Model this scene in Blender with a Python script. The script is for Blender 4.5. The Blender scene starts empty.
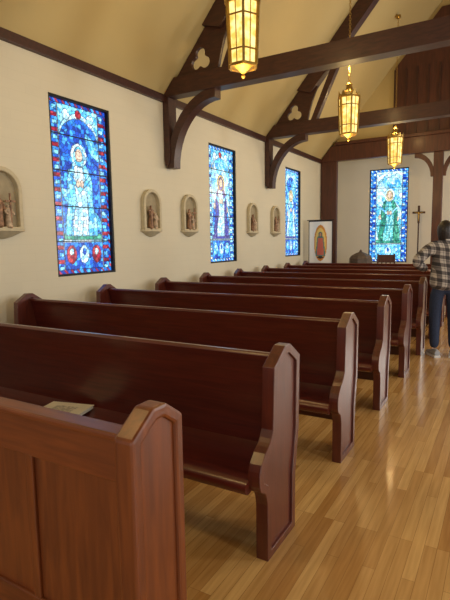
import bpy, bmesh, math, random
import numpy as np
from mathutils import Vector, Matrix
random.seed(3)
S = bpy.context.scene
try:
    S.view_settings.view_transform = 'Standard'
    S.view_settings.look = 'None'
    S.view_settings.exposure = 0.0
except Exception: pass

# ------------------------------------------------------------------ helpers
def link(o, parent=None):
    S.collection.objects.link(o)
    if parent is not None: o.parent = parent
    return o
def empty(name, loc=(0,0,0), rz=0.0):
    e = bpy.data.objects.new(name, None); e.location = loc; e.rotation_euler = (0,0,rz)
    e.empty_display_size = .1
    return link(e)
def mk(name, V, Fc, mat=None, parent=None, smooth=None, bevel=0, seg=2):
    me = bpy.data.meshes.new(name); me.from_pydata([tuple(v) for v in V], [], [tuple(f) for f in Fc]); me.update()
    bm = bmesh.new(); bm.from_mesh(me); bmesh.ops.recalc_face_normals(bm, faces=bm.faces); bm.to_mesh(me); bm.free()
    return fin(name, me, mat, parent, smooth, bevel, seg)
def fin(name, me, mat, parent, smooth=None, bevel=0, seg=2):
    if mat: me.materials.append(mat)
    if smooth is not None:
        for p in me.polygons: p.use_smooth = True
        try: me.set_sharp_from_angle(angle=math.radians(smooth))
        except Exception: pass
    o = bpy.data.objects.new(name, me); link(o, parent)
    if bevel:
        m = o.modifiers.new('bevel','BEVEL'); m.width = bevel; m.segments = seg; m.limit_method='ANGLE'; m.angle_limit=math.radians(25)
    return o
def boxdata(b, V, Fc):
    x0,x1,y0,y1,z0,z1 = b; n=len(V)
    V += [(x0,y0,z0),(x1,y0,z0),(x1,y1,z0),(x0,y1,z0),(x0,y0,z1),(x1,y0,z1),(x1,y1,z1),(x0,y1,z1)]
    Fc += [tuple(n+i for i in f) for f in [(0,3,2,1),(4,5,6,7),(0,1,5,4),(1,2,6,5),(2,3,7,6),(3,0,4,7)]]
def boxes(name, bs, mat, parent=None, bevel=0):
    V=[];Fc=[]
    for b in bs: boxdata(b,V,Fc)
    return mk(name,V,Fc,mat,parent,None,bevel)
def prism(name, pts, a0, a1, axis, mat, parent=None, smooth=None, bevel=0):
    """outline pts extruded along axis. axis 0: pts=(y,z); axis 1: pts=(x,z); axis 2: pts=(x,y)"""
    def P(p,a):
        return (a,p[0],p[1]) if axis==0 else ((p[0],a,p[1]) if axis==1 else (p[0],p[1],a))
    n=len(pts); V=[P(p,a0) for p in pts]+[P(p,a1) for p in pts]
    Fc=[tuple(range(n)),tuple(range(2*n-1,n-1,-1))]+[(i,(i+1)%n,n+(i+1)%n,n+i) for i in range(n)]
    return mk(name,V,Fc,mat,parent,smooth,bevel)
def offset(pts, d):
    n=len(pts); out=[]
    A=sum(pts[i][0]*pts[(i+1)%n][1]-pts[(i+1)%n][0]*pts[i][1] for i in range(n))
    s=1 if A>0 else -1
    for i in range(n):
        p0=Vector(pts[i-1]);p=Vector(pts[i]);p1=Vector(pts[(i+1)%n])
        e0=(p-p0).normalized(); e1=(p1-p).normalized()
        n0=Vector((-e0.y,e0.x))*s; n1=Vector((-e1.y,e1.x))*s
        m=(n0+n1); m=m/max(.35,m.dot(n0)) if m.length>1e-6 else n0
        if m.length>1.4: m=m.normalized()*1.4
        out.append(tuple(p+m*d))
    return out
def ring(name, outer, inner, a0, a1, axis, mat, parent=None, bevel=0, smooth=None):
    def P(p,a):
        return (a,p[0],p[1]) if axis==0 else ((p[0],a,p[1]) if axis==1 else (p[0],p[1],a))
    n=len(outer)
    V=[P(p,a0) for p in outer]+[P(p,a0) for p in inner]+[P(p,a1) for p in outer]+[P(p,a1) for p in inner]
    Fc=[]
    for i in range(n):
        j=(i+1)%n
        Fc+=[(i,j,n+j,n+i),(2*n+i,3*n+i,3*n+j,2*n+j),(i,2*n+i,2*n+j,j),(n+i,n+j,3*n+j,3*n+i)]
    return mk(name,V,Fc,mat,parent,smooth,bevel)
def lathe(name, prof, seg, mat, parent=None, loc=(0,0,0), smooth=40):
    V=[];Fc=[]
    for r,z in prof:
        for k in range(seg):
            a=2*math.pi*k/seg; V.append((loc[0]+r*math.cos(a),loc[1]+r*math.sin(a),loc[2]+z))
    for i in range(len(prof)-1):
        for k in range(seg):
            Fc.append((i*seg+k,i*seg+(k+1)%seg,(i+1)*seg+(k+1)%seg,(i+1)*seg+k))
    Fc.append(tuple(range(seg))); Fc.append(tuple((len(prof)-1)*seg+k for k in range(seg)))
    return mk(name,V,Fc,mat,parent,smooth)
def tube(name, a, b, r, mat, parent=None, seg=10):
    a=Vector(a);b=Vector(b);d=(b-a);q=d.to_track_quat('Z','Y'); V=[]
    for p in (a,b):
        for k in range(seg):
            t=2*math.pi*k/seg; V.append(p+q@Vector((r*math.cos(t),r*math.sin(t),0)))
    Fc=[(k,(k+1)%seg,seg+(k+1)%seg,seg+k) for k in range(seg)]+[tuple(range(seg)),tuple(range(seg,2*seg))]
    return mk(name,V,Fc,mat,parent,50)
def skin(name, pts, edges, rad, mat, parent=None, sub=2, loc=None):
    me=bpy.data.meshes.new(name); me.from_pydata(pts,edges,[]); 
    o=bpy.data.objects.new(name,me); link(o,parent); me.materials.append(mat)
    o.modifiers.new('skin','SKIN')
    sv=me.skin_vertices[0].data if me.skin_vertices else None
    if sv is None:
        bpy.context.view_layer.objects.active=o; o.select_set(True)
        bpy.ops.mesh.customdata_skin_add(); sv=me.skin_vertices[0].data
    for i,r in enumerate(rad):
        sv[i].radius = r if isinstance(r,tuple) else (r,r)
        sv[i].use_root = (i==0)
    o.modifiers['skin'].use_smooth_shade=True
    s=o.modifiers.new('sub','SUBSURF'); s.levels=sub; s.render_levels=sub
    return o

# ------------------------------------------------------------------ materials
def newmat(name):
    m=bpy.data.materials.new(name); m.use_nodes=True; nt=m.node_tree
    return m,nt,nt.nodes,nt.links,nt.nodes['Principled BSDF']
def sset(b,k,v):
    if k in b.inputs: b.inputs[k].default_value=v
def plain(name,col,rough=.5,metal=0,noise=.12,scale=12,bump=0.0):
    m,nt,N,L,B=newmat(name)
    tc=N.new('ShaderNodeTexCoord'); n=N.new('ShaderNodeTexNoise'); n.inputs['Scale'].default_value=scale; n.inputs['Detail'].default_value=4
    L.new(tc.outputs['Object'],n.inputs['Vector'])
    r=N.new('ShaderNodeValToRGB'); c=Vector(col)
    r.color_ramp.elements[0].color=(*(c*(1-noise)),1); r.color_ramp.elements[1].color=(*(c*(1+noise)),1)
    r.color_ramp.elements[0].position=.3; r.color_ramp.elements[1].position=.7
    L.new(n.outputs['Fac'],r.inputs['Fac']); L.new(r.outputs['Color'],B.inputs['Base Color'])
    B.inputs['Roughness'].default_value=rough; B.inputs['Metallic'].default_value=metal
    if bump:
        b=N.new('ShaderNodeBump'); b.inputs['Strength'].default_value=bump; b.inputs['Distance'].default_value=.01
        L.new(n.outputs['Fac'],b.inputs['Height']); L.new(b.outputs['Normal'],B.inputs['Normal'])
    return m
def wood(name,c0,c1,scale=(1,14,14),rough=.35,coat=.3,ns=3.0):
    m,nt,N,L,B=newmat(name)
    tc=N.new('ShaderNodeTexCoord'); mp=N.new('ShaderNodeMapping'); mp.inputs['Scale'].default_value=scale
    n=N.new('ShaderNodeTexNoise'); n.inputs['Scale'].default_value=ns; n.inputs['Detail'].default_value=6; n.inputs['Distortion'].default_value=.6
    L.new(tc.outputs['Object'],mp.inputs['Vector']); L.new(mp.outputs['Vector'],n.inputs['Vector'])
    r=N.new('ShaderNodeValToRGB'); r.color_ramp.elements[0].color=(*c0,1); r.color_ramp.elements[1].color=(*c1,1)
    r.color_ramp.elements[0].position=.3; r.color_ramp.elements[1].position=.72
    L.new(n.outputs['Fac'],r.inputs['Fac']); L.new(r.outputs['Color'],B.inputs['Base Color'])
    B.inputs['Roughness'].default_value=rough; sset(B,'Coat Weight',coat); sset(B,'Coat Roughness',.22)
    return m
mahog=wood('mahogany',(.074,.009,.006),(.130,.018,.010),(1,10,16),.34,.6)
mahog_end=wood('mahogany_end',(.070,.011,.006),(.125,.023,.010),(12,10,1.2),.36,.5)
frontal_wood=wood('frontal_oak',(.125,.027,.005),(.235,.058,.010),(10,10,1.0),.42,.2)
frontal_rail=wood('frontal_rail_oak',(.13,.027,.005),(.235,.056,.010),(1,12,12),.42,.2)
beam=wood('beam_wood',(.030,.008,.004),(.068,.019,.009),(2,10,10),.5,.15)
arch_wood=wood('arch_wood',(.050,.013,.006),(.10,.027,.011),(10,10,1),.5,.15)
brass=plain('antique_brass',(.50,.32,.08),.35,.85,.2,30)
iron=plain('iron',(.02,.02,.02),.5,.6)
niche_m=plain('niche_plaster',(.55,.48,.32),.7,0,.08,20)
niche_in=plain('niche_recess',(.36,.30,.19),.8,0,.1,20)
fig_m=plain('statue_paint',(.28,.15,.08),.6,0,.5,25)
fig_m2=plain('statue_robe',(.48,.36,.24),.6,0,.4,30)
stone=plain('font_stone',(.10,.07,.05),.5,0,.3,20)

def floor_mat():
    m,nt,N,L,B=newmat('floor_planks')
    tc=N.new('ShaderNodeTexCoord'); sp=N.new('ShaderNodeSeparateXYZ'); cb=N.new('ShaderNodeCombineXYZ')
    L.new(tc.outputs['Object'],sp.inputs[0]); L.new(sp.outputs['Y'],cb.inputs['X']); L.new(sp.outputs['X'],cb.inputs['Y'])
    br=N.new('ShaderNodeTexBrick'); br.inputs['Scale'].default_value=1; br.inputs['Brick Width'].default_value=.80; br.inputs['Row Height'].default_value=.057
    br.inputs['Mortar Size'].default_value=.0010; br.offset=.37; br.offset_frequency=3
    br.inputs['Color1'].default_value=(.45,.225,.062,1); br.inputs['Color2'].default_value=(.70,.43,.155,1); br.inputs['Mortar'].default_value=(.30,.15,.045,1)
    L.new(cb.outputs[0],br.inputs['Vector'])
    mp=N.new('ShaderNodeMapping'); mp.inputs['Scale'].default_value=(1.5,25,1); L.new(cb.outputs[0],mp.inputs['Vector'])
    n=N.new('ShaderNodeTexNoise'); n.inputs['Scale'].default_value=2; n.inputs['Detail'].default_value=6; L.new(mp.outputs[0],n.inputs['Vector'])
    r=N.new('ShaderNodeValToRGB'); r.color_ramp.elements[0].color=(.84,.79,.72,1); r.color_ramp.elements[1].color=(1.08,1.08,1.08,1); r.color_ramp.elements[0].position=.3; r.color_ramp.elements[1].position=.65
    L.new(n.outputs['Fac'],r.inputs['Fac'])
    mx=N.new('ShaderNodeMixRGB'); mx.blend_type='MULTIPLY'; mx.inputs['Fac'].default_value=1
    L.new(br.outputs['Color'],mx.inputs['Color1']); L.new(r.outputs['Color'],mx.inputs['Color2']); L.new(mx.outputs['Color'],B.inputs['Base Color'])
    B.inputs['Roughness'].default_value=.26; sset(B,'Coat Weight',.5); sset(B,'Coat Roughness',.12)
    return m
floor_m=floor_mat()
def wall_mat(name,col,ax='Y',brick=True):
    m,nt,N,L,B=newmat(name)
    tc=N.new('ShaderNodeTexCoord'); sp=N.new('ShaderNodeSeparateXYZ'); cb=N.new('ShaderNodeCombineXYZ')
    L.new(tc.outputs['Object'],sp.inputs[0]); L.new(sp.outputs[ax],cb.inputs['X']); L.new(sp.outputs['Z'],cb.inputs['Y'])
    n=N.new('ShaderNodeTexNoise'); n.inputs['Scale'].default_value=1.5; n.inputs['Detail'].default_value=5; L.new(tc.outputs['Object'],n.inputs['Vector'])
    r=N.new('ShaderNodeValToRGB'); c=Vector(col); r.color_ramp.elements[0].color=(*(c*.94),1); r.color_ramp.elements[1].color=(*(c*1.04),1)
    L.new(n.outputs['Fac'],r.inputs['Fac']); 
    B.inputs['Roughness'].default_value=.75
    if brick:
        br=N.new('ShaderNodeTexBrick'); br.inputs['Scale'].default_value=1; br.inputs['Brick Width'].default_value=.40; br.inputs['Row Height'].default_value=.10; br.inputs['Mortar Size'].default_value=.006
        br.inputs['Mortar Smooth'].default_value=1
        br.inputs['Color1'].default_value=(1,1,1,1); br.inputs['Color2'].default_value=(.985,.985,.985,1); br.inputs['Mortar'].default_value=(.96,.96,.955,1)
        L.new(cb.outputs[0],br.inputs['Vector'])
        mx=N.new('ShaderNodeMixRGB'); mx.blend_type='MULTIPLY'; mx.inputs['Fac'].default_value=1
        L.new(r.outputs['Color'],mx.inputs['Color1']); L.new(br.outputs['Color'],mx.inputs['Color2']); L.new(mx.outputs['Color'],B.inputs['Base Color'])
        b=N.new('ShaderNodeBump'); b.inputs['Strength'].default_value=.08; b.inputs['Distance'].default_value=.004; b.invert=True
        L.new(br.outputs['Fac'],b.inputs['Height']); L.new(b.outputs['Normal'],B.inputs['Normal'])
    else: L.new(r.outputs['Color'],B.inputs['Base Color'])
    return m
wall_m=wall_mat('painted_brick',(.69,.64,.49),'Y'); wall_far=wall_mat('painted_plaster',(.78,.75,.66),'X',False)
ceil_m=wall_mat('ceiling_plaster',(.55,.43,.19),'Y',False)

def attr_emit(name,strength):
    m,nt,N,L,B=newmat(name)
    a=N.new('ShaderNodeAttribute'); a.attribute_name='Col'
    B.inputs['Base Color'].default_value=(.02,.02,.03,1); B.inputs['Roughness'].default_value=.2
    L.new(a.outputs['Color'],B.inputs['Emission Color']); B.inputs['Emission Strength'].default_value=strength
    return m
def attr_diff(name):
    m,nt,N,L,B=newmat(name)
    a=N.new('ShaderNodeAttribute'); a.attribute_name='Col'
    L.new(a.outputs['Color'],B.inputs['Base Color']); B.inputs['Roughness'].default_value=.8
    return m
glass_m=attr_emit('stained_glass',2.2); cloth_m=attr_diff('printed_cloth')

# ------------------------------------------------------------------ room
XW=-4.52; XR=4.52; YB=-3.0; YA=13.1; YF=14.2; ZT=3.64; SL=1.17
Wz=(1.117,3.19)
wins=[(3.90,4.865),(7.274,8.24),(10.61,11.575)]
def holed_wall(name, ax, a0,a1, z0,z1, holes, p0,p1, mat):
    As=sorted({a0,a1}|{h[0] for h in holes}|{h[1] for h in holes}); Zs=sorted({z0,z1}|{h[2] for h in holes}|{h[3] for h in holes})
    bs=[]
    for i in range(len(As)-1):
        for k in range(len(Zs)-1):
            am=(As[i]+As[i+1])/2; zm=(Zs[k]+Zs[k+1])/2
            if any(h[0]<am<h[1] and h[2]<zm<h[3] for h in holes): continue
            bs.append((p0,p1,As[i],As[i+1],Zs[k],Zs[k+1]) if ax=='Y' else (As[i],As[i+1],p0,p1,Zs[k],Zs[k+1]))
    return boxes(name,bs,mat)
holesL=[(a,b,*Wz) for a,b in wins]
holed_wall('wall_left','Y',YB,YF+.2,0,ZT+.1,holesL,XW-.22,XW,wall_m)
holesR=[(a,b,*Wz) for a,b in wins+[(.5,1.465)]]
holed_wall('wall_right','Y',YB,YF+.2,0,ZT+.1,holesR,XR,XR+.22,wall_m)
holed_wall('wall_far','X',XW,XR,0,4.6,[(-3.47,-2.42,.84,3.43)],YF,YF+.2,wall_far)
boxes('floor',[(XW-.22,XR+.22,YB,YF+.2,-.1,0)],floor_m)
zr=ZT+SL*(-XW)
V=[(XW-.2,YB,ZT-.2*SL),(0,YB,zr),(XR+.2,YB,ZT-.2*SL),(XR+.2,YB,ZT-.2*SL+.15),(0,YB,zr+.15),(XW-.2,YB,ZT-.2*SL+.15)]
prism('ceiling',[(v[0],v[2]) for v in V],YB,YF+.2,1,ceil_m)
boxes('trim_1',[(XW,XW+.05,YB,YA-.13,3.55,3.66)],beam,None,.008)
boxes('trim_2',[(XR-.05,XR,YB,YA-.13,3.55,3.66)],beam,None,.008)
boxes('baseboard_left',[(XW,XW+.02,YB,YA-.1,0,.14)],arch_wood)
prism('wall_gable',[(XW,3.60),(XR,3.60),(XR,ZT),(0,zr),(XW,ZT)],YA+.06,YA+.2,1,ceil_m)
boxes('ceiling_chancel',[(XW,XR,YA+.2,YF,4.2,4.3)],ceil_m)

# ------------------------------------------------------------------ stained glass
def srgb(r,g,b): 
    f=lambda c:((c/255)/12.92 if c/255<=.04045 else ((c/255+.055)/1.055)**2.4)
    return np.array([f(r),f(g),f(b)])
P_BL=[srgb(20,75,175),srgb(30,110,205),srgb(16,55,150),srgb(60,150,220)]
P_DB=[srgb(15,45,130),srgb(25,70,165),srgb(30,95,190)]
P_CY=[srgb(85,180,220),srgb(120,200,228),srgb(60,150,210),srgb(150,212,230)]
P_WH=[srgb(195,222,232),srgb(165,210,228),srgb(215,228,232),srgb(140,196,224)]
P_RD=[srgb(140,20,45),srgb(105,16,40),srgb(165,50,60)]
P_GD=[srgb(190,178,125),srgb(160,135,85),srgb(205,195,150)]
P_GR=[srgb(40,135,110),srgb(75,160,135),srgb(28,100,95)]
P_PU=[srgb(60,65,150),srgb(45,55,130),srgb(85,85,145)]
P_SK=[srgb(205,182,162),srgb(190,165,148)]
P_TQ=[srgb(90,185,190),srgb(135,205,205),srgb(65,155,175)]
PAL=[P_BL,P_DB,P_CY,P_WH,P_RD,P_GD,P_GR,P_PU,P_SK,P_TQ]
BLu,DB,CY,WH,RD,GD,GR,PU,SKn,TQ=range(10)
def style_region(x,y,st,nz):
    cfg=[dict(bg=BLu,bg2=BLu,man=CY,inn=WH,bor=RD,hx=-.04,hy=3.02),
         dict(bg=CY,bg2=WH,man=PU,inn=WH,bor=DB,hx=.02,hy=3.0),
         dict(bg=BLu,bg2=CY,man=WH,inn=CY,bor=CY,hx=0,hy=3.0),
         dict(bg=WH,bg2=CY,man=GR,inn=TQ,bor=BLu,hx=.03,hy=3.12)][st]
    pal=np.full(x.shape,cfg['bg']); reg=np.zeros(x.shape,int)
    def put(mask,p,r): pal[mask]=p; reg[mask]=r
    put(nz>.0,cfg['bg2'],1)
    put(nz>.75,CY,2)
    if st!=0:
      for sx,sy in ((-.47,1.55),(.47,1.45)):
        put((((x-sx)/.17)**2+((y-sy)/.55)**2<1),(BLu if st!=3 else TQ),12+int(sx>0))
        put((((x-sx)/.09)**2+((y-sy-.55)/.12)**2<1),SKn,14+int(sx>0))
    put((y<1.02)&(np.abs(x)<.66),GR if st in(0,3) else PU,3)
    arch=3.45+.55*np.sqrt(np.clip(1-(np.abs(x)/.66)**1.6,0,1))
    put((y>arch)|((y>3.45)&(np.abs(x)>.66)),CY if st!=3 else WH,4)
    put((np.abs(y-arch)<.06)&(y>3.4)&(np.abs(x)<.66),WH if st!=3 else CY,5)
    put(((x-0)**2+(y-4.05)**2<.012),RD if st<2 else WH,21)
    for s in(-1,1): put((((x-s*.42)**2+(y-3.98)**2)<.016),WH,22)
    hx,hy=cfg['hx'],cfg['hy']
    t=np.clip((hy-.18-y)/(hy-.18-.95),0,1)
    w=.20+.24*np.sin(np.clip(t*3.2,0,1.57))+.10*t+.05*np.sin(t*9)
    body=(y>.95)&(y<hy-.14)&(np.abs(x-hx)<w)
    fold=(np.sin((x-hx)*16+np.sin(y*3)*1.2)>0)
    put(body&fold,cfg['man'],6); put(body&~fold,cfg['man'],7)
    inn=body&(np.abs(x-hx-.04*np.sin(y*4))<w*.48); put(inn&fold,cfg['inn'],8); put(inn&~fold,cfg['inn'],9)
    arm=body&(np.abs(y-(2.15+.9*np.abs(x-hx)))<.07); put(arm,CY if st!=2 else BLu,16)
    put(((x-hx-.07)/.07)**2+((y-2.30)/.10)**2<1,SKn,17); put(((x-hx+.07)/.07)**2+((y-2.30)/.10)**2<1,SKn,18)
    put(((x-hx)/.28)**2+((y-hy)/.30)**2<1,GD if st in (1,2) else WH,10)
    put(((x-hx)/.185)**2+((y-hy+.03)/.25)**2<1,(PU if st==1 else (CY if st==0 else GD)),23)
    put(((x-hx)/.125)**2+((y-hy)/.165)**2<1,SKn,11)
    put(y<.80,BLu if st!=3 else CY,30)
    for k,sx in enumerate((-.45,0,.45)):
        put((((x-sx)/.17)**2+((y-.48)/.24)**2)<1,(RD,WH,RD)[k] if st<1 else (CY,WH,CY)[k],31+k)
        put((((x-sx)/.07)**2+((y-.55)/.09)**2)<1,(WH,BLu,WH)[k],34+k)
    put(np.abs(y-.82)<.035,WH,40)
    ib=(np.abs(x)>.70); ph=(y/.36)%1
    put(ib,cfg['bor'],50); put(ib&(ph<.72),BLu if st!=1 else CY,51); 
    put(ib&(np.abs(ph-.36)<.14)&(np.abs(np.abs(x)-.80)<.07),CY if st==0 else WH,52)
    put((np.abs(np.abs(x)-.70)<.016),WH,53)
    ob=(np.abs(x)>.92)|(y<.10)|(y>4.2); put(ob,BLu,54); put(ob&(((x+y)/.22)%1<.30),RD if st==0 else WH,55)
    return pal,reg
def glass_cols(nu,nv,style,seed):
    rng=np.random.default_rng(seed); su,sv=20,44
    gi,gj=np.meshgrid(np.arange(su),np.arange(sv)); gi=gi.ravel();gj=gj.ravel()
    sx=np.stack([-1+2*(gi+.5+rng.uniform(-.4,.4,gi.size))/su,4.3*(gj+.5+rng.uniform(-.4,.4,gi.size))/sv],1)
    jit=rng.uniform(.72,1.22,len(sx)); pk=rng.integers(0,12,len(sx))
    xx,yy=np.meshgrid(np.linspace(-1,1,nu),np.linspace(0,4.3,nv)); x=xx.ravel();y=yy.ravel()
    nz=np.sin(x*4+1.3*seed)*np.cos(y*3.1+seed)+.5*np.sin(x*9+y*7+seed)
    pal,reg=style_region(x,y,style,nz)
    P=np.stack([x,y],1); out=np.zeros((len(P),3))
    for a in range(0,len(P),1000):
        D=np.linalg.norm(P[a:a+1000,None]-sx[None],axis=2); o=np.argpartition(D,2,axis=1)[:,:2]
        d=np.take_along_axis(D,o,1); ix=np.where(d[:,0]<d[:,1],o[:,0],o[:,1]); gap=np.abs(d[:,0]-d[:,1])
        c=np.array([PAL[p][pk[i]%len(PAL[p])] for p,i in zip(pal[a:a+1000],ix)])*jit[ix][:,None]
        out[a:a+1000]=c*np.clip(gap/.018,0.15,1)[:,None]
    R=reg.reshape(nv,nu); E=np.zeros_like(R,bool); E[:,1:]|=R[:,1:]!=R[:,:-1]; E[1:]|=R[1:]!=R[:-1]
    out[E.ravel()]*=.25
    return out
def grid_panel(name,nu,nv,cols,P,mat,parent):
    V=[P(i/(nu-1),j/(nv-1)) for j in range(nv) for i in range(nu)]
    Fc=[(j*nu+i,j*nu+i+1,(j+1)*nu+i+1,(j+1)*nu+i) for j in range(nv-1) for i in range(nu-1)]
    me=bpy.data.meshes.new(name); me.from_pydata(V,[],Fc); me.update()
    ca=me.color_attributes.new('Col','FLOAT_COLOR','POINT')
    ca.data.foreach_set('color',np.concatenate([cols,np.ones((len(cols),1))],1).astype(np.float32).ravel())
    me.materials.append(mat); o=bpy.data.objects.new(name,me); return link(o,parent)
NU,NV=100,215
def window(n,ax,a0,a1,z0,z1,p,sgn,style):
    e=empty('window_%d'%n)
    f=.025; pg=p-sgn*.06
    def P(u,v):
        a=a0+f+(a1-a0-2*f)*u; z=z0+f+(z1-z0-2*f)*v
        return (pg,a,z) if ax=='Y' else (a,pg,z)
    grid_panel('glass',NU,NV,glass_cols(NU,NV,style,11+n),P,glass_m,e)
    def bx(A0,A1,Z0,Z1,q0,q1): 
        q0,q1=min(q0,q1),max(q0,q1)
        return (q0,q1,A0,A1,Z0,Z1) if ax=='Y' else (A0,A1,q0,q1,Z0,Z1)
    q0=pg-sgn*.03; q1=pg+sgn*.05
    fr=[bx(a0,a0+f,z0,z1,q0,q1),bx(a1-f,a1,z0,z1,q0,q1),bx(a0+f,a1-f,z0,z0+f,q0,q1),bx(a0+f,a1-f,z1-f,z1,q0,q1)]
    boxes('frame',fr,iron,e)
    h=(z1-z0)/5
    boxes('saddle_bars',[bx(a0+f,a1-f,z0+h*k-.006,z0+h*k+.006,pg+sgn*.002,pg+sgn*.014) for k in range(1,5)],iron,e)
    return e
for k,(a,b) in enumerate(wins): window(k+1,'Y',a,b,*Wz,XW,1,k)
window(4,'X',-3.47,-2.42,.84,3.43,YF,-1,3)
for k,(a,b) in enumerate([(.5,1.465)]+wins): window(5+k,'Y',a,b,*Wz,XR,-1,k%3)

# ------------------------------------------------------------------ pews
def smoothpts(pts,n=6):
    out=[]
    for i in range(len(pts)-1):
        p0=Vector(pts[max(i-1,0)]);p1=Vector(pts[i]);p2=Vector(pts[i+1]);p3=Vector(pts[min(i+2,len(pts)-1)])
        for k in range(n):
            t=k/n; out.append(tuple(.5*((2*p1)+(p2-p0)*t+(2*p0-5*p1+4*p2-p3)*t*t+(3*p1-p0-3*p2+p3)*t**3)))
    out.append(tuple(pts[-1])); return out
front_curve=smoothpts([(.030,.62),(-.005,.57),(-.055,.54)],3)+smoothpts([(-.095,.50),(-.115,.45),(-.105,.38),(-.055,.345),(-.035,.28)],3)
endout=[(-.035,0),(.300,0),(.305,.30),(.350,.52),(.362,.915),(.235,.995),(.175,.995),(.045,.915)]+front_curve
endin=offset(endout,.042)
XE=-.905; XL=-4.33; TH=.062
def build_pew(e):
    for nm,x0,x1 in (('end_aisle',XE-TH,XE),('end_wall',XL,XL+TH)):
        ring(nm+'_frame',endout,endin,x0,x1,0,mahog_end,e,.009)
        prism(nm+'_panel',offset(endout,.035),x0+.012,x1-.012,0,mahog_end,e)
    x0=XL+TH-.005; x1=XE-TH+.005
    f=smoothpts([(.195,.925),(.222,.86),(.255,.72),(.280,.58),(.292,.47),(.292,.40)],4)
    b=smoothpts([(.325,.38),(.325,.47),(.312,.60),(.288,.74),(.258,.86),(.240,.925)],4)
    top=[(.236,.935),(.228,.941),(.207,.941),(.199,.935)]
    prism('backrest',f+b+top,x0,x1,0,mahog,e,35)
    seat=smoothpts([(.30,.425),(.18,.408),(.05,.412),(-.06,.428),(-.115,.428)],4)+[(-.135,.420),(-.147,.402),(-.147,.385),(-.138,.368),(-.12,.360),(-.09,.365),(-.06,.385),(.30,.375)]
    prism('seat',seat,x0,x1,0,mahog,e,35)
    sup=[(-.05,0),(.29,0),(.30,.376),(-.06,.386),(-.03,.2)]
    prism('support',sup,-2.64,-2.60,0,mahog_end,e)
    boxes('stretcher',[(x0,x1,.26,.285,.18,.376)],mahog,e)
NP=9; PS=1.152
e0=empty('pew',(0,1.95,0)); build_pew(e0)
for i in range(1,NP):
    e=empty('pew',(0,1.95+PS*i,0))
    for c in list(e0.children):
        d=bpy.data.objects.new(c.name.split('.')[0],c.data); link(d,e)
        for m in c.modifiers:
            q=d.modifiers.new(m.name,m.type); q.width=m.width; q.segments=m.segments; q.limit_method='ANGLE'; q.angle_limit=m.angle_limit

# front screen (pew front with framed panels)
e=empty('pew_front_screen')
fo=[(1.0,0),(1.25,0),(1.25,.945),(1.165,1.005),(1.10,1.005),(1.0,.935)]
for nm,x0,x1 in (('end_aisle',-.97,-.895),('end_wall',XL,XL+.075)):
    ring(nm+'_frame',fo,offset(fo,.042),x0,x1,0,frontal_wood,e,.010)
    prism(nm+'_panel',offset(fo,.035),x0+.013,x1-.013,0,frontal_wood,e)
x0=XL+.07; x1=-.965
boxes('top_rail',[(x0,x1,1.075,1.125,.745,.905)],frontal_rail,e,.006)
boxes('cap',[(x0,x1,1.06,1.14,.890,.915)],frontal_rail,e,.008)
boxes('bottom_rail',[(x0,x1,1.075,1.125,.04,.19)],frontal_rail,e,.006)
bs=[(x1-.03,x1,1.075,1.125,.18,.75)]
pw=(x1-.03-x0)/7
for k in range(1,7):
    xc=x1-.03-k*pw; bs.append((xc-.02,xc+.02,1.078,1.125,.18,.75))
boxes('stiles',bs,frontal_wood,e,.005)
boxes('panels',[(x0,x1,1.09,1.112,.17,.76)],frontal_wood,e)
boxes('book_ledge',[(x0,x1,1.125,1.24,.70,.72)],frontal_rail,e)

paper=plain('paper',(.84,.78,.60),.7,0,.08,8); pr=plain('cover_print',(.62,.57,.45),.7,0,.4,60)
e=empty('hymn_booklet',(-2.42,2.06,.424),math.radians(14))
boxes('pages',[(-.15,.15,-.12,.12,.0,.020)],paper,e,.002)
boxes('cover',[(-.155,.155,-.124,.124,.020,.024)],paper,e)
boxes('cover_print',[(-.08,.08,-.05,.06,.024,.0248)],pr,e)

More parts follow.
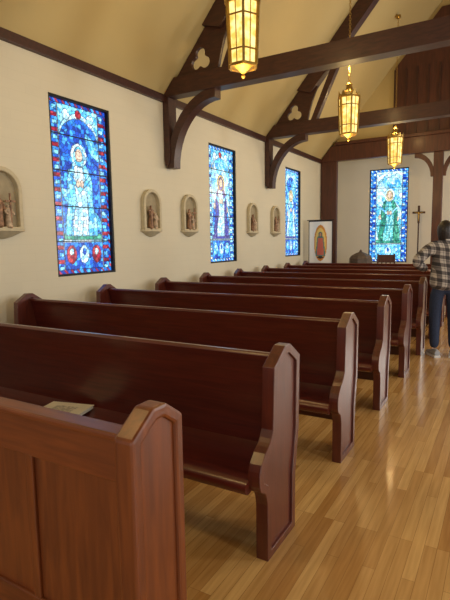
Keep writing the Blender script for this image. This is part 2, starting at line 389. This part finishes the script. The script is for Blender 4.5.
# ------------------------------------------------------------------ trusses
def roofz(x): return ZT+SL*(x-XW)
def truss(T):
    e=empty('roof_truss',(0,T,0)); h=.1
    for s in (-1,1):
        X=lambda x:(x if s<0 else -x)
        P=lambda L:[(X(a),b) for a,b in L]
        prism('wall_post',P([(-4.515,2.72),(-4.49,2.64),(-4.44,2.64),(-4.41,2.74),(-4.41,3.62),(-4.515,3.62)]),-h,h,1,beam,e,None,.01)
        out=[];inn=[]
        for k in range(13):
            a=math.pi/2*k/12
            cx,cz=-3.62,2.60
            out.append((cx-.85*math.cos(a),cz+1.04*math.sin(a)))
            inn.append((cx-.73*math.cos(a),cz+.90*math.sin(a)))
        prism('brace',P(out+inn[::-1]),-h*.8,h*.8,1,beam,e,35)
        prism('rafter',P([(-3.80,roofz(-3.80)-.01),(0,zr-.01),(0,zr-.42),(-3.52,roofz(-3.52)-.42)]),-h,h,1,beam,e)
        prism('strut',P([(-3.52,3.86),(-3.41,3.86),(-2.90,4.98),(-2.98,5.10)]),-h*.7,h*.7,1,beam,e)
        cu=bpy.data.curves.new('spandrel','CURVE'); cu.dimensions='2D'; cu.fill_mode='BOTH'; cu.extrude=.03
        def spl(pts):
            sp=cu.splines.new('POLY'); sp.points.add(len(pts)-1)
            for q,(a,b) in zip(sp.points,pts): q.co=(a,b,0,1)
            sp.use_cyclic_u=True
        spl(P([(-4.43,3.64),(-4.32,3.64),(-4.30,3.86),(-3.60,3.86),(-3.56,4.05),(-3.50,4.25),(-3.40,4.50),(-3.50,roofz(-3.50)-.02),(-4.43,roofz(-4.43)-.02)]))
        tc=(-3.88,4.055); tr=[]
        for k in range(3):
            a0=math.pi/2+k*2*math.pi/3; c=(tc[0]+.085*math.cos(a0),tc[1]+.085*math.sin(a0))
            for j in range(-5,6):
                a=a0+j/5*math.radians(112); tr.append((c[0]+.080*math.cos(a),c[1]+.080*math.sin(a)))
        spl(P(tr)[::-1])
        cu.materials.append(beam); o=bpy.data.objects.new('spandrel_trefoil',cu); o.rotation_euler=(math.pi/2,0,0); link(o,e)
    prism('tie_beam',[(-4.515,3.62),(4.515,3.62),(4.515,3.63),(4.33,3.84),(4.30,3.87),(-4.30,3.87),(-4.33,3.84),(-4.515,3.63)],-h,h,1,beam,e,None,.01)
    return e
for T in (-.9,2.6,6.1,9.6): truss(T)

# ------------------------------------------------------------------ chancel arch
e=empty('chancel_arch')
boxes('post_left',[(-4.50,-4.06,YA-.08,YA+.05,0,3.60)],arch_wood,e,.015)
boxes('post_right',[(4.06,4.50,YA-.08,YA+.05,0,3.60)],arch_wood,e,.015)
prism('header',[(-4.50,3.58),(4.50,3.58),(4.50,3.62),(4.20,3.98),(-4.20,3.98),(-4.50,3.62)],YA-.12,YA+.05,1,arch_wood,e,None,.01)
boxes('header_cap',[(-4.10,4.10,YA-.16,YA+.05,3.98,4.06)],arch_wood,e,.01)
boxes('post_mid',[(-1.66,-1.44,YA-.08,YA+.05,0,3.58),(1.44,1.66,YA-.08,YA+.05,0,3.58)],arch_wood,e,.012)
for s in (-1,1):
    for d in (-1,1):
        o1=[];i1=[]
        for k in range(9):
            a=math.pi/2*k/8; o1.append((s*1.55+d*(.55-.47*math.cos(a)),3.0+.60*math.sin(a))); i1.append((s*1.55+d*(.55-.38*math.cos(a)),3.0+.48*math.sin(a)))
        prism('arch_brace',o1+i1[::-1],YA-.06,YA+.04,1,arch_wood,e,35)
e=empty('wood_gable_screen')
prism('boards',[(-2.62,4.07),(2.62,4.07),(2.62,5.70),(1.6,6.90),(-1.6,6.90),(-2.62,5.70)],YA-.01,YA+.05,1,arch_wood,e)
boxes('battens',[(-2.62+.26*k-.02,-2.62+.26*k+.02,YA-.04,YA-.01,4.07,5.65) for k in range(21)],beam,e)
# ------------------------------------------------------------------ lanterns
lg,nt,N,L,B=newmat('lantern_glass')
tc=N.new('ShaderNodeTexCoord'); n=N.new('ShaderNodeTexNoise'); n.inputs['Scale'].default_value=14
L.new(tc.outputs['Object'],n.inputs['Vector'])
r=N.new('ShaderNodeValToRGB'); r.color_ramp.elements[0].color=(.75,.42,.05,1); r.color_ramp.elements[1].color=(1,.82,.30,1)
r.color_ramp.elements[0].position=.38; r.color_ramp.elements[1].position=.62
L.new(n.outputs['Fac'],r.inputs['Fac']); L.new(r.outputs['Color'],B.inputs['Emission Color']); B.inputs['Emission Strength'].default_value=1.4
B.inputs['Base Color'].default_value=(.6,.45,.2,1)
def torus(c,R,r,M):
    V=[];Fc=[];A,Bn=10,6
    for i in range(A):
        a=2*math.pi*i/A
        for j in range(Bn):
            b=2*math.pi*j/Bn; p=Vector(((R+r*math.cos(b))*math.cos(a)*.7,r*math.sin(b),(R+r*math.cos(b))*math.sin(a))); V.append(Vector(c)+M@p)
            Fc.append((i*Bn+j,((i+1)%A)*Bn+j,((i+1)%A)*Bn+(j+1)%Bn,i*Bn+(j+1)%Bn))
    return V,Fc
def lantern(Y,X=-2.25):
    e=empty('pendant_lantern',(X,Y,0))
    def hexp(R,z,ph=0): return [(R*math.cos(ph+math.pi/3*k),R*math.sin(ph+math.pi/3*k),z) for k in range(6)]
    lathe('bottom_finial',[(.003,3.03),(.022,3.05),(.012,3.075),(.05,3.10),(.10,3.125),(.135,3.14)],6,brass,e,smooth=10)
    z0,z1=3.14,3.70
    R0,R1=.135,.160
    V=hexp(R0,z0,0)+hexp(R1,z1,0); Fc=[(k,(k+1)%6,6+(k+1)%6,6+k) for k in range(6)]
    mk('glass',V,Fc,lg,e)
    V=[];Fc=[]
    def bar(p0,p1,t,q):
        n0=len(V); V.extend([p0-t-q,p0+t-q,p0+t+q,p0-t+q,p1-t-q,p1+t-q,p1+t+q,p1-t+q])
        Fc.extend([tuple(n0+i for i in f) for f in [(0,3,2,1),(4,5,6,7),(0,1,5,4),(1,2,6,5),(2,3,7,6),(3,0,4,7)]])
    for k in range(6):
        a=math.pi/3*k
        bar(Vector(((R0+.004)*math.cos(a),(R0+.004)*math.sin(a),z0)),Vector(((R1+.004)*math.cos(a),(R1+.004)*math.sin(a),z1)),Vector((-math.sin(a),math.cos(a),0))*.012,Vector((math.cos(a),math.sin(a),0))*.012)
        b=a+math.pi/6; c=math.cos(math.pi/6)
        bar(Vector(((R0*c+.003)*math.cos(b),(R0*c+.003)*math.sin(b),z0)),Vector(((R1*c+.003)*math.cos(b),(R1*c+.003)*math.sin(b),z1)),Vector((-math.sin(b),math.cos(b),0))*.004,Vector((math.cos(b),math.sin(b),0))*.004)
    mk('frame_bars',V,Fc,brass,e)
    for nm,zz,RR,hh in (('ring_bottom',z0,.142,.026),('ring_low',z0+.13,.150,.014),('ring_high',z1-.13,.163,.014),('ring_top',z1,.175,.04)):
        ring(nm,[(p[0],p[1]) for p in hexp(RR,0,0)],[(p[0],p[1]) for p in hexp(RR-.02,0,0)],zz-hh/2,zz+hh/2,2,brass,e)
    V=[];Fc=[]
    for k in range(12):
        a=math.pi/6*k; a1=a+math.pi/6; n0=len(V); Rk=.168; am=(a+a1)/2
        V+=[(Rk*math.cos(a),Rk*math.sin(a),z1),(Rk*math.cos(a1),Rk*math.sin(a1),z1),(Rk*1.06*math.cos(am),Rk*1.06*math.sin(am),z1+.085)]; Fc.append((n0,n0+1,n0+2))
    mk('crown',V,Fc,brass,e)
    lathe('roof_cap',[(.155,z1),(.12,z1+.06),(.06,z1+.11),(.045,z1+.17),(.06,z1+.185),(.02,z1+.22),(.012,z1+.26)],6,brass,e,smooth=10)
    ztop=ZT+SL*(X-XW)-.02
    V=[];Fc=[]; z=z1+.28; k=0
    while z<ztop-.03:
        v,f=torus((0,0,z),.022,.005,Matrix.Rotation(math.pi/2*(k%2),3,'Z'))
        n0=len(V); V+=v; Fc+=[tuple(n0+i for i in g) for g in f]; z+=.036; k+=1
    mk('chain',V,Fc,brass,e,60)
    lathe('ceiling_canopy',[(.02,ztop-.12),(.05,ztop-.10),(.055,ztop-.05)],12,brass,e)
    l=bpy.data.lights.new('lantern_light','POINT'); l.energy=24; l.color=(1,.68,.28); l.shadow_soft_size=.17
    lo=bpy.data.objects.new('lamp_glow',l); lo.location=(0,0,2.84); link(lo,e)
    l=bpy.data.lights.new('lantern_light_up','POINT'); l.energy=20; l.color=(1,.66,.26); l.shadow_soft_size=.05
    lo=bpy.data.objects.new('lamp_glow_up',l); lo.location=(0,0,4.12); link(lo,e)
for Y in (.75,4.27,7.80,11.4): lantern(Y)

# ------------------------------------------------------------------ stations (wall niches)
def niche(Y,w=.40,z0=1.60,z1=2.27,seed=0):
    e=empty('station_of_the_cross',(XW,Y,0)); rng=random.Random(seed)
    r=w/2; zc=z1-r
    def arch(rr,zb): return [(-rr,zb),(rr,zb)]+[(rr*math.cos(a),zc+rr*math.sin(a)) for a in [math.pi*k/14 for k in range(15)]]
    o=arch(r,z0+.06); i=arch(r-.045,z0+.105)
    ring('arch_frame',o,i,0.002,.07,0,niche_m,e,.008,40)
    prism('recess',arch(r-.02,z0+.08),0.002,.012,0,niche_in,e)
    prof=[(.02,z0-.02),(r*.45,z0),(r*.9,z0+.045),(r*1.12,z0+.06),(r*1.12,z0+.085)]
    V=[];Fc=[];n=13
    for R,z in prof:
        for k in range(n):
            a=-math.pi/2+math.pi*k/(n-1); V.append((.002+.62*R*math.cos(a),R*math.sin(a),z))
    for j in range(len(prof)-1):
        for k in range(n-1): Fc.append((j*n+k,j*n+k+1,(j+1)*n+k+1,(j+1)*n+k))
    Fc.append(tuple(range(n))); Fc.append(tuple((len(prof)-1)*n+k for k in range(n)))
    mk('shelf',V,Fc,niche_m,e,35)
    zb=z0+.085
    H=.36
    for q,(dy,hh,mm) in enumerate(((-.05,H,fig_m),(.055,H*.72,fig_m2))):
        skin('figure_%d'%q,[(.055,dy,zb),(.055,dy,zb+hh*.35),(.06,dy+.01,zb+hh*.62),(.06,dy,zb+hh*.78),(.06,dy,zb+hh*.86),(.062,dy,zb+hh*.95),
            (.06,dy+.045,zb+hh*.70),(.085,dy+.05,zb+hh*.52),(.06,dy-.045,zb+hh*.70),(.09,dy-.03,zb+hh*.55)],
            [(0,1),(1,2),(2,3),(3,4),(4,5),(3,6),(6,7),(3,8),(8,9)],[.05,.035,.032,.026,.013,.026,.016,.012,.016,.012],mm,e,2)
    boxes('cross',[(.075,.09,-.075,-.06,zb,zb+H*.95),(.075,.09,-.12,-.01,zb+H*.72,zb+H*.72+.02)] if seed%2 else [(.075,.09,.06,.075,zb,zb+H),(.075,.09,.01,.125,zb+H*.75,zb+H*.75+.02)],fig_m,e)
niche(3.20,.46,1.58,2.29,0)
for k,Y in enumerate((5.62,6.60,8.86,9.98)): niche(Y,.40,1.60,2.26,k+1)

# ------------------------------------------------------------------ banner
def banner():
    e=empty('guadalupe_banner',(-4.06,11.75,0),math.radians(6))
    nu,nv=50,90; uu,vv=np.meshgrid(np.linspace(-1,1,nu),np.linspace(0,1,nv)); u=uu.ravel();v=vv.ravel()
    C=np.tile(srgb(240,235,222),(len(u),1))
    fu=u*.30; fv=(v-.5)*1.1
    d=np.sqrt((fu/.150)**2+((fv)/.40)**2)
    C[d<1.1]=srgb(215,140,50); C[d<.92]=srgb(238,200,110)
    w=.075+.05*np.clip((.18-fv)/.45,0,1)
    body=(np.abs(fu)<w)&(fv<.16)&(fv>-.32); C[body]=srgb(90,130,115)
    inn=(np.abs(fu)<w*.72)&(fv<.12)&(fv>-.30); C[inn]=srgb(205,105,85)
    hd=((fu/.055)**2+((fv-.20)/.07)**2)<1; C[hd]=srgb(60,105,100)
    fc=((fu/.03)**2+((fv-.20)/.042)**2)<1; C[fc]=srgb(190,140,105)
    C[((fu/.08)**2+((fv+.35)/.03)**2)<1]=srgb(60,45,40)
    C[(np.abs(u)>.95)|(v<.025)|(v>.975)]=srgb(40,30,28)
    def P(a,b): return (-.30+.60*a, .012*math.sin(a*9), .86+1.12*b)
    grid_panel('cloth',nu,nv,C,P,cloth_m,e)
    tube('top_rod',(-.34,.01,1.985),(.34,.01,1.985),.011,iron,e)
    tube('bottom_rod',(-.32,.01,.86),(.32,.01,.86),.009,iron,e)
    tube('pole',(0,.035,.02),(0,.035,2.02),.012,iron,e)
    boxes('base_feet',[(-.25,.25,.02,.05,0,.025),(-.015,.015,-.2,.26,0,.025)],iron,e)
banner()

# ------------------------------------------------------------------ processional cross, font, side chairs
e=empty('processional_cross',(-2.09,13.9,0))
lathe('base',[(.16,0),(.16,.03),(.06,.06),(.03,.10)],16,arch_wood,e)
tube('staff',(0,0,.08),(0,0,1.98),.018,beam,e)
boxes('cross_upright',[(-.028,.028,-.015,.015,1.9,2.36)],beam,e,.004)
boxes('cross_arm',[(-.16,.16,-.015,.015,2.15,2.205)],beam,e,.004)
skin('corpus',[(0,-.03,2.08),(0,-.03,2.0),(0,-.03,1.95),(0,-.035,2.15),(0,-.035,2.20),(-.11,-.025,2.19),(.11,-.025,2.19)],[(0,1),(1,2),(0,3),(3,4),(3,5),(3,6)],[.016,.013,.008,.016,.014,.007,.007],brass,e,1)
e=empty('baptismal_font',(-3.22,12.4,0))
lathe('pedestal',[(.22,0),(.22,.06),(.13,.12),(.09,.30),(.10,.60),(.16,.76),(.27,.84),(.29,.90),(.29,1.02),(.27,1.04)],8,stone,e,smooth=15)
lathe('cover',[(.27,1.04),(.25,1.08),(.14,1.14),(.04,1.18),(.035,1.21),(.005,1.24)],8,stone,e,smooth=15)
def chair(X,Y,rz):
    e=empty('side_chair',(X,Y,0),rz)
    boxes('legs',[(a-.02,a+.02,b-.02,b+.02,0,.44) for a in (-.2,.2) for b in (-.2,.2)],arch_wood,e,.004)
    boxes('seat',[(-.24,.24,-.23,.23,.44,.48)],arch_wood,e,.01)
    boxes('back_posts',[(-.22,-.18,.18,.22,.48,1.12),(.18,.22,.18,.22,.48,1.12)],arch_wood,e,.004)
    boxes('back_rails',[(-.18,.18,.19,.21,.90,1.10),(-.18,.18,.19,.21,.62,.68)]+[(x-.015,x+.015,.193,.207,.68,.93) for x in (-.1,0,.1)],arch_wood,e,.004)
chair(-2.62,12.5,math.radians(10))

# ------------------------------------------------------------------ person
sk=plain('skin',(.55,.32,.22),.5,0,.05,30); hair=plain('hair',(.018,.012,.010),.45,0,.4,60,.4); jean=plain('denim',(.018,.030,.070),.8,0,.25,60); shoe=plain('shoe',(.35,.36,.38),.6,0,.1)
sole=plain('sole',(.7,.7,.68),.6,0,.05); eye=plain('eye',(.03,.02,.02),.2)
pl,nt,N,L,B=newmat('plaid_flannel')
tc=N.new('ShaderNodeTexCoord'); sp=N.new('ShaderNodeSeparateXYZ'); L.new(tc.outputs['Object'],sp.inputs[0])
def mth(op,a,b=None):
    m=N.new('ShaderNodeMath'); m.operation=op
    if isinstance(a,(int,float)): m.inputs[0].default_value=a
    else: L.new(a,m.inputs[0])
    if b is not None:
        if isinstance(b,(int,float)): m.inputs[1].default_value=b
        else: L.new(b,m.inputs[1])
    return m.outputs[0]
xs=mth('ADD',sp.outputs['X'],mth('MULTIPLY',sp.outputs['Y'],.7))
zs=mth('ADD',sp.outputs['Z'],mth('MULTIPLY',sp.outputs['X'],.15))
def band(s,per,w,ph=0): return mth('LESS_THAN',mth('FRACT',mth('ADD',mth('MULTIPLY',s,1/per),ph)),w)
A=mth('ADD',mth('MULTIPLY',band(xs,.095,.45),.5),mth('MULTIPLY',band(xs,.095,.10,.25),.25))
Bz=mth('ADD',mth('MULTIPLY',band(zs,.095,.45),.5),mth('MULTIPLY',band(zs,.095,.10,.25),.25))
fac=mth('ADD',mth('MULTIPLY',A,.8),mth('MULTIPLY',Bz,.8))
r=N.new('ShaderNodeValToRGB')
r.color_ramp.elements[0].color=(.55,.51,.46,1); r.color_ramp.elements[1].position=.85; r.color_ramp.elements[1].color=(.03,.028,.032,1)
q=r.color_ramp.elements.new(.42); q.color=(.16,.14,.135,1)
L.new(fac,r.inputs['Fac']); L.new(r.outputs['Color'],B.inputs['Base Color']); B.inputs['Roughness'].default_value=.85

pe=empty('person',(-.655,6.60,0),math.radians(14))
skin('jeans',[(0,0,.93),(-.095,0,.87),(-.105,.015,.50),(-.105,-.02,.10),(.095,0,.87),(.11,.03,.50),(.12,0,.10),(0,0,1.0)],
     [(0,1),(1,2),(2,3),(0,4),(4,5),(5,6),(0,7)],[(.14,.11),(.100,.10),.074,.060,(.100,.10),.074,.060,(.13,.10)],jean,pe)
skin('shirt',[(0,0,.82),(0,0,1.0),(0,.01,1.15),(0,.02,1.30),(0,.02,1.405),(0,.02,1.455),
     (-.175,.015,1.39),(-.36,-.06,1.20),(-.22,.14,1.10),(.175,.015,1.39),(.27,-.03,1.12),(.16,.19,1.06)],
     [(0,1),(1,2),(2,3),(3,4),(4,5),(4,6),(6,7),(7,8),(4,9),(9,10),(10,11)],
     [(.215,.165),(.20,.155),(.185,.145),(.19,.14),(.13,.11),.065,.088,.072,.052,.088,.072,.052],pl,pe)
mk('shirt_collar',*(lambda R:( [(R*(1+.12*z)*math.cos(2*math.pi*k/14),.02+R*(1+.1*z)*math.sin(2*math.pi*k/14),1.44+.045*z) for z in (0,1) for k in range(14)],[(k,(k+1)%14,14+(k+1)%14,14+k) for k in range(14)]))(.068),pl,pe,60)
def headmesh():
    bm=bmesh.new(); bmesh.ops.create_icosphere(bm,subdivisions=4,radius=1)
    for v in bm.verts:
        x,y,z=v.co
        jaw=max(0,-z); x*=.076*(1-.28*jaw); yy=y*.096*(1-.10*jaw)+(.012*jaw if y>0 else 0); zz=z*.118
        if y>.3:
            g=lambda cx,cz,s:math.exp(-((x-cx)**2+(zz-cz)**2)/s**2)
            yy+= .020*math.exp(-(x/.010)**2)*math.exp(-((zz+.022)/.018)**2)+.010*math.exp(-(x/.008)**2)*math.exp(-((zz)/.022)**2)
            yy-= .008*(g(-.03,.004,.014)+g(.03,.004,.014)); yy+=.005*g(0,-.062,.018)-.004*g(0,-.080,.01); yy+=.006*g(0,-.102,.018)
        v.co=(x,yy,zz)
    me=bpy.data.meshes.new('head'); bm.to_mesh(me); bm.free(); return me
hc=(-.02,.045,1.585)
o=fin('head',headmesh(),sk,pe,80); o.location=hc
skin('neck',[(0,.02,1.42),(-.01,.03,1.50),(-.02,.035,1.55)],[(0,1),(1,2)],[.060,.052,.055],sk,pe)
for s in (-1,1):
    me=bpy.data.meshes.new('ear'); bm=bmesh.new(); bmesh.ops.create_uvsphere(bm,u_segments=12,v_segments=8,radius=1)
    for v in bm.verts: v.co=(v.co.x*.008,v.co.y*.018,v.co.z*.030)
    bm.to_mesh(me); bm.free(); o=fin('ear',me,sk,pe,80); o.location=(hc[0]+s*.077,hc[1]+.0,hc[2]-.005)
    me=bpy.data.meshes.new('eye'); bm=bmesh.new(); bmesh.ops.create_uvsphere(bm,u_segments=12,v_segments=8,radius=.011); bm.to_mesh(me); bm.free()
    o=fin('eye',me,eye,pe,80); o.location=(hc[0]+s*.03,hc[1]+.080,hc[2]+.004)
bm=bmesh.new(); bmesh.ops.create_icosphere(bm,subdivisions=4,radius=1)
dl=[]
for v in bm.verts:
    x,y,z=v.co
    if y>.30 and z<.62 and abs(x)<.9: dl.append(v); continue
    w=1+.02*math.sin(14*math.atan2(x,y))
    X=x*.092*w; Y=y*.112*w-.006; Z=z*.128
    if z<0 : Z=z*.21; X*=1-.15*(-z); Y=Y*(1-.25*(-z))-.01*(-z)
    v.co=(X,Y,Z)
bmesh.ops.delete(bm,geom=dl,context='VERTS')
me=bpy.data.meshes.new('hair'); bm.to_mesh(me); bm.free(); o=fin('hair',me,hair,pe,80); o.location=(hc[0],hc[1],hc[2]+.006)
sm=o.modifiers.new('solid','SOLIDIFY'); sm.thickness=.012
def hand(o,d,side,nm):
    o=Vector(o);d=Vector(d).normalized(); up=Vector((0,0,1)); sd=d.cross(up).normalized()*side
    skin(nm+'_palm',[tuple(o-d*.02),tuple(o+d*.04),tuple(o+d*.085)],[(0,1),(1,2)],[(.022,.018),(.036,.015),(.038,.014)],sk,pe)
    for k,(ln) in enumerate((.068,.078,.072,.056)):
        b=o+d*.08+sd*(-.030+.020*k)
        p=[b-d*.02,b+d*ln*.42-up*.004,b+d*ln*.75-up*.020,b+d*ln*.92-up*.040]
        skin(nm+'_finger_%d'%(k+1),[tuple(q) for q in p],[(0,1),(1,2),(2,3)],[.0095,.0088,.008,.007],sk,pe,1)
    b=o+d*.025-sd*.028
    skin(nm+'_thumb',[tuple(b+sd*.012),tuple(b-sd*.018+d*.025-up*.006),tuple(b-sd*.026+d*.052-up*.014)],[(0,1),(1,2)],[.012,.010,.0085],sk,pe,1)
hand((-.19,.18,1.085),(.6,.8,-.1),1,'left'); hand((.15,.21,1.05),(-.55,.8,-.1),-1,'right')
def shoemesh(x,y,rz,nm):
    prof=[(-.10,.035,.07),(-.05,.040,.085),(.02,.042,.07),(.09,.045,.05),(.15,.036,.035),(.175,.015,.022)]
    V=[];Fc=[];n=12
    for yy,w,h in prof:
        for k in range(n):
            a=2*math.pi*k/n; V.append((w*math.cos(a),yy,.012+max(0,h*(.5+.5*math.sin(a)))))
    for i in range(len(prof)-1):
        for k in range(n): Fc.append((i*n+k,i*n+(k+1)%n,(i+1)*n+(k+1)%n,(i+1)*n+k))
    Fc+= [tuple(range(n)),tuple((len(prof)-1)*n+k for k in range(n))]
    o=mk(nm,V,Fc,shoe,pe,60); o.location=(x,y,.01); o.rotation_euler=(0,0,rz)
    sp=[(-.04,-.105),(.04,-.105),(.046,0),(.050,.09),(.038,.16),(0,.185),(-.038,.16),(-.050,.09),(-.046,0)]
    q=prism(nm+'_sole',sp,0,.028,2,sole,pe,None,.005); q.location=(x,y,0); q.rotation_euler=(0,0,rz)
shoemesh(-.105,0,math.radians(18),'shoe_left'); shoemesh(.12,.02,math.radians(-12),'shoe_right')

# ------------------------------------------------------------------ lights
def area(name,loc,rot,sx,sy,en,col):
    l=bpy.data.lights.new(name,'AREA'); l.shape='RECTANGLE'; l.size=sx; l.size_y=sy; l.energy=en; l.color=col
    o=bpy.data.objects.new(name,l); o.location=loc; o.rotation_euler=rot; return link(o)
for k,Y in enumerate((1.0,4.38,7.76,11.1)):
    area('window_daylight',(4.35,Y,2.15),(0,math.radians(90),0),2.0,.95,(70,92,100,100)[k],(1,.985,.94))
area('rear_fill',(0,-2.9,2.0),(math.radians(90),0,0),5,3.2,60,(1,.96,.88))  # unseen broad fill lamp across the open back end; no doorway is built
area('chancel_fill',(1.5,13.9,2.6),(math.radians(-90),0,0),2.6,2.0,110,(1,.98,.94))  # unseen fill lamp before the solid far wall, which has no window here
W=bpy.data.worlds.new('world'); S.world=W; W.use_nodes=True
W.node_tree.nodes['Background'].inputs[0].default_value=(1,.98,.95,1); W.node_tree.nodes['Background'].inputs[1].default_value=.30

# ------------------------------------------------------------------ camera
yaw=.5279;pit=.1206;rol=-.0161
fh=Vector((-math.sin(yaw),math.cos(yaw),0)); rr=Vector((math.cos(yaw),math.sin(yaw),0)); z=Vector((0,0,1))
Fw=fh*math.cos(pit)-z*math.sin(pit); U=fh*math.sin(pit)+z*math.cos(pit)
R=rr*math.cos(rol)+U*math.sin(rol); U2=-rr*math.sin(rol)+U*math.cos(rol)
cd=bpy.data.cameras.new('camera'); cd.sensor_fit='VERTICAL'; cd.sensor_height=24; cd.sensor_width=18; cd.lens=484.067/600*24; cd.clip_start=.05
co=bpy.data.objects.new('camera',cd); link(co)
M=Matrix.Identity(4)
for i in range(3): M[i][0]=R[i]; M[i][1]=U2[i]; M[i][2]=-Fw[i]
M[2][3]=1.5; co.matrix_world=M
S.camera=co
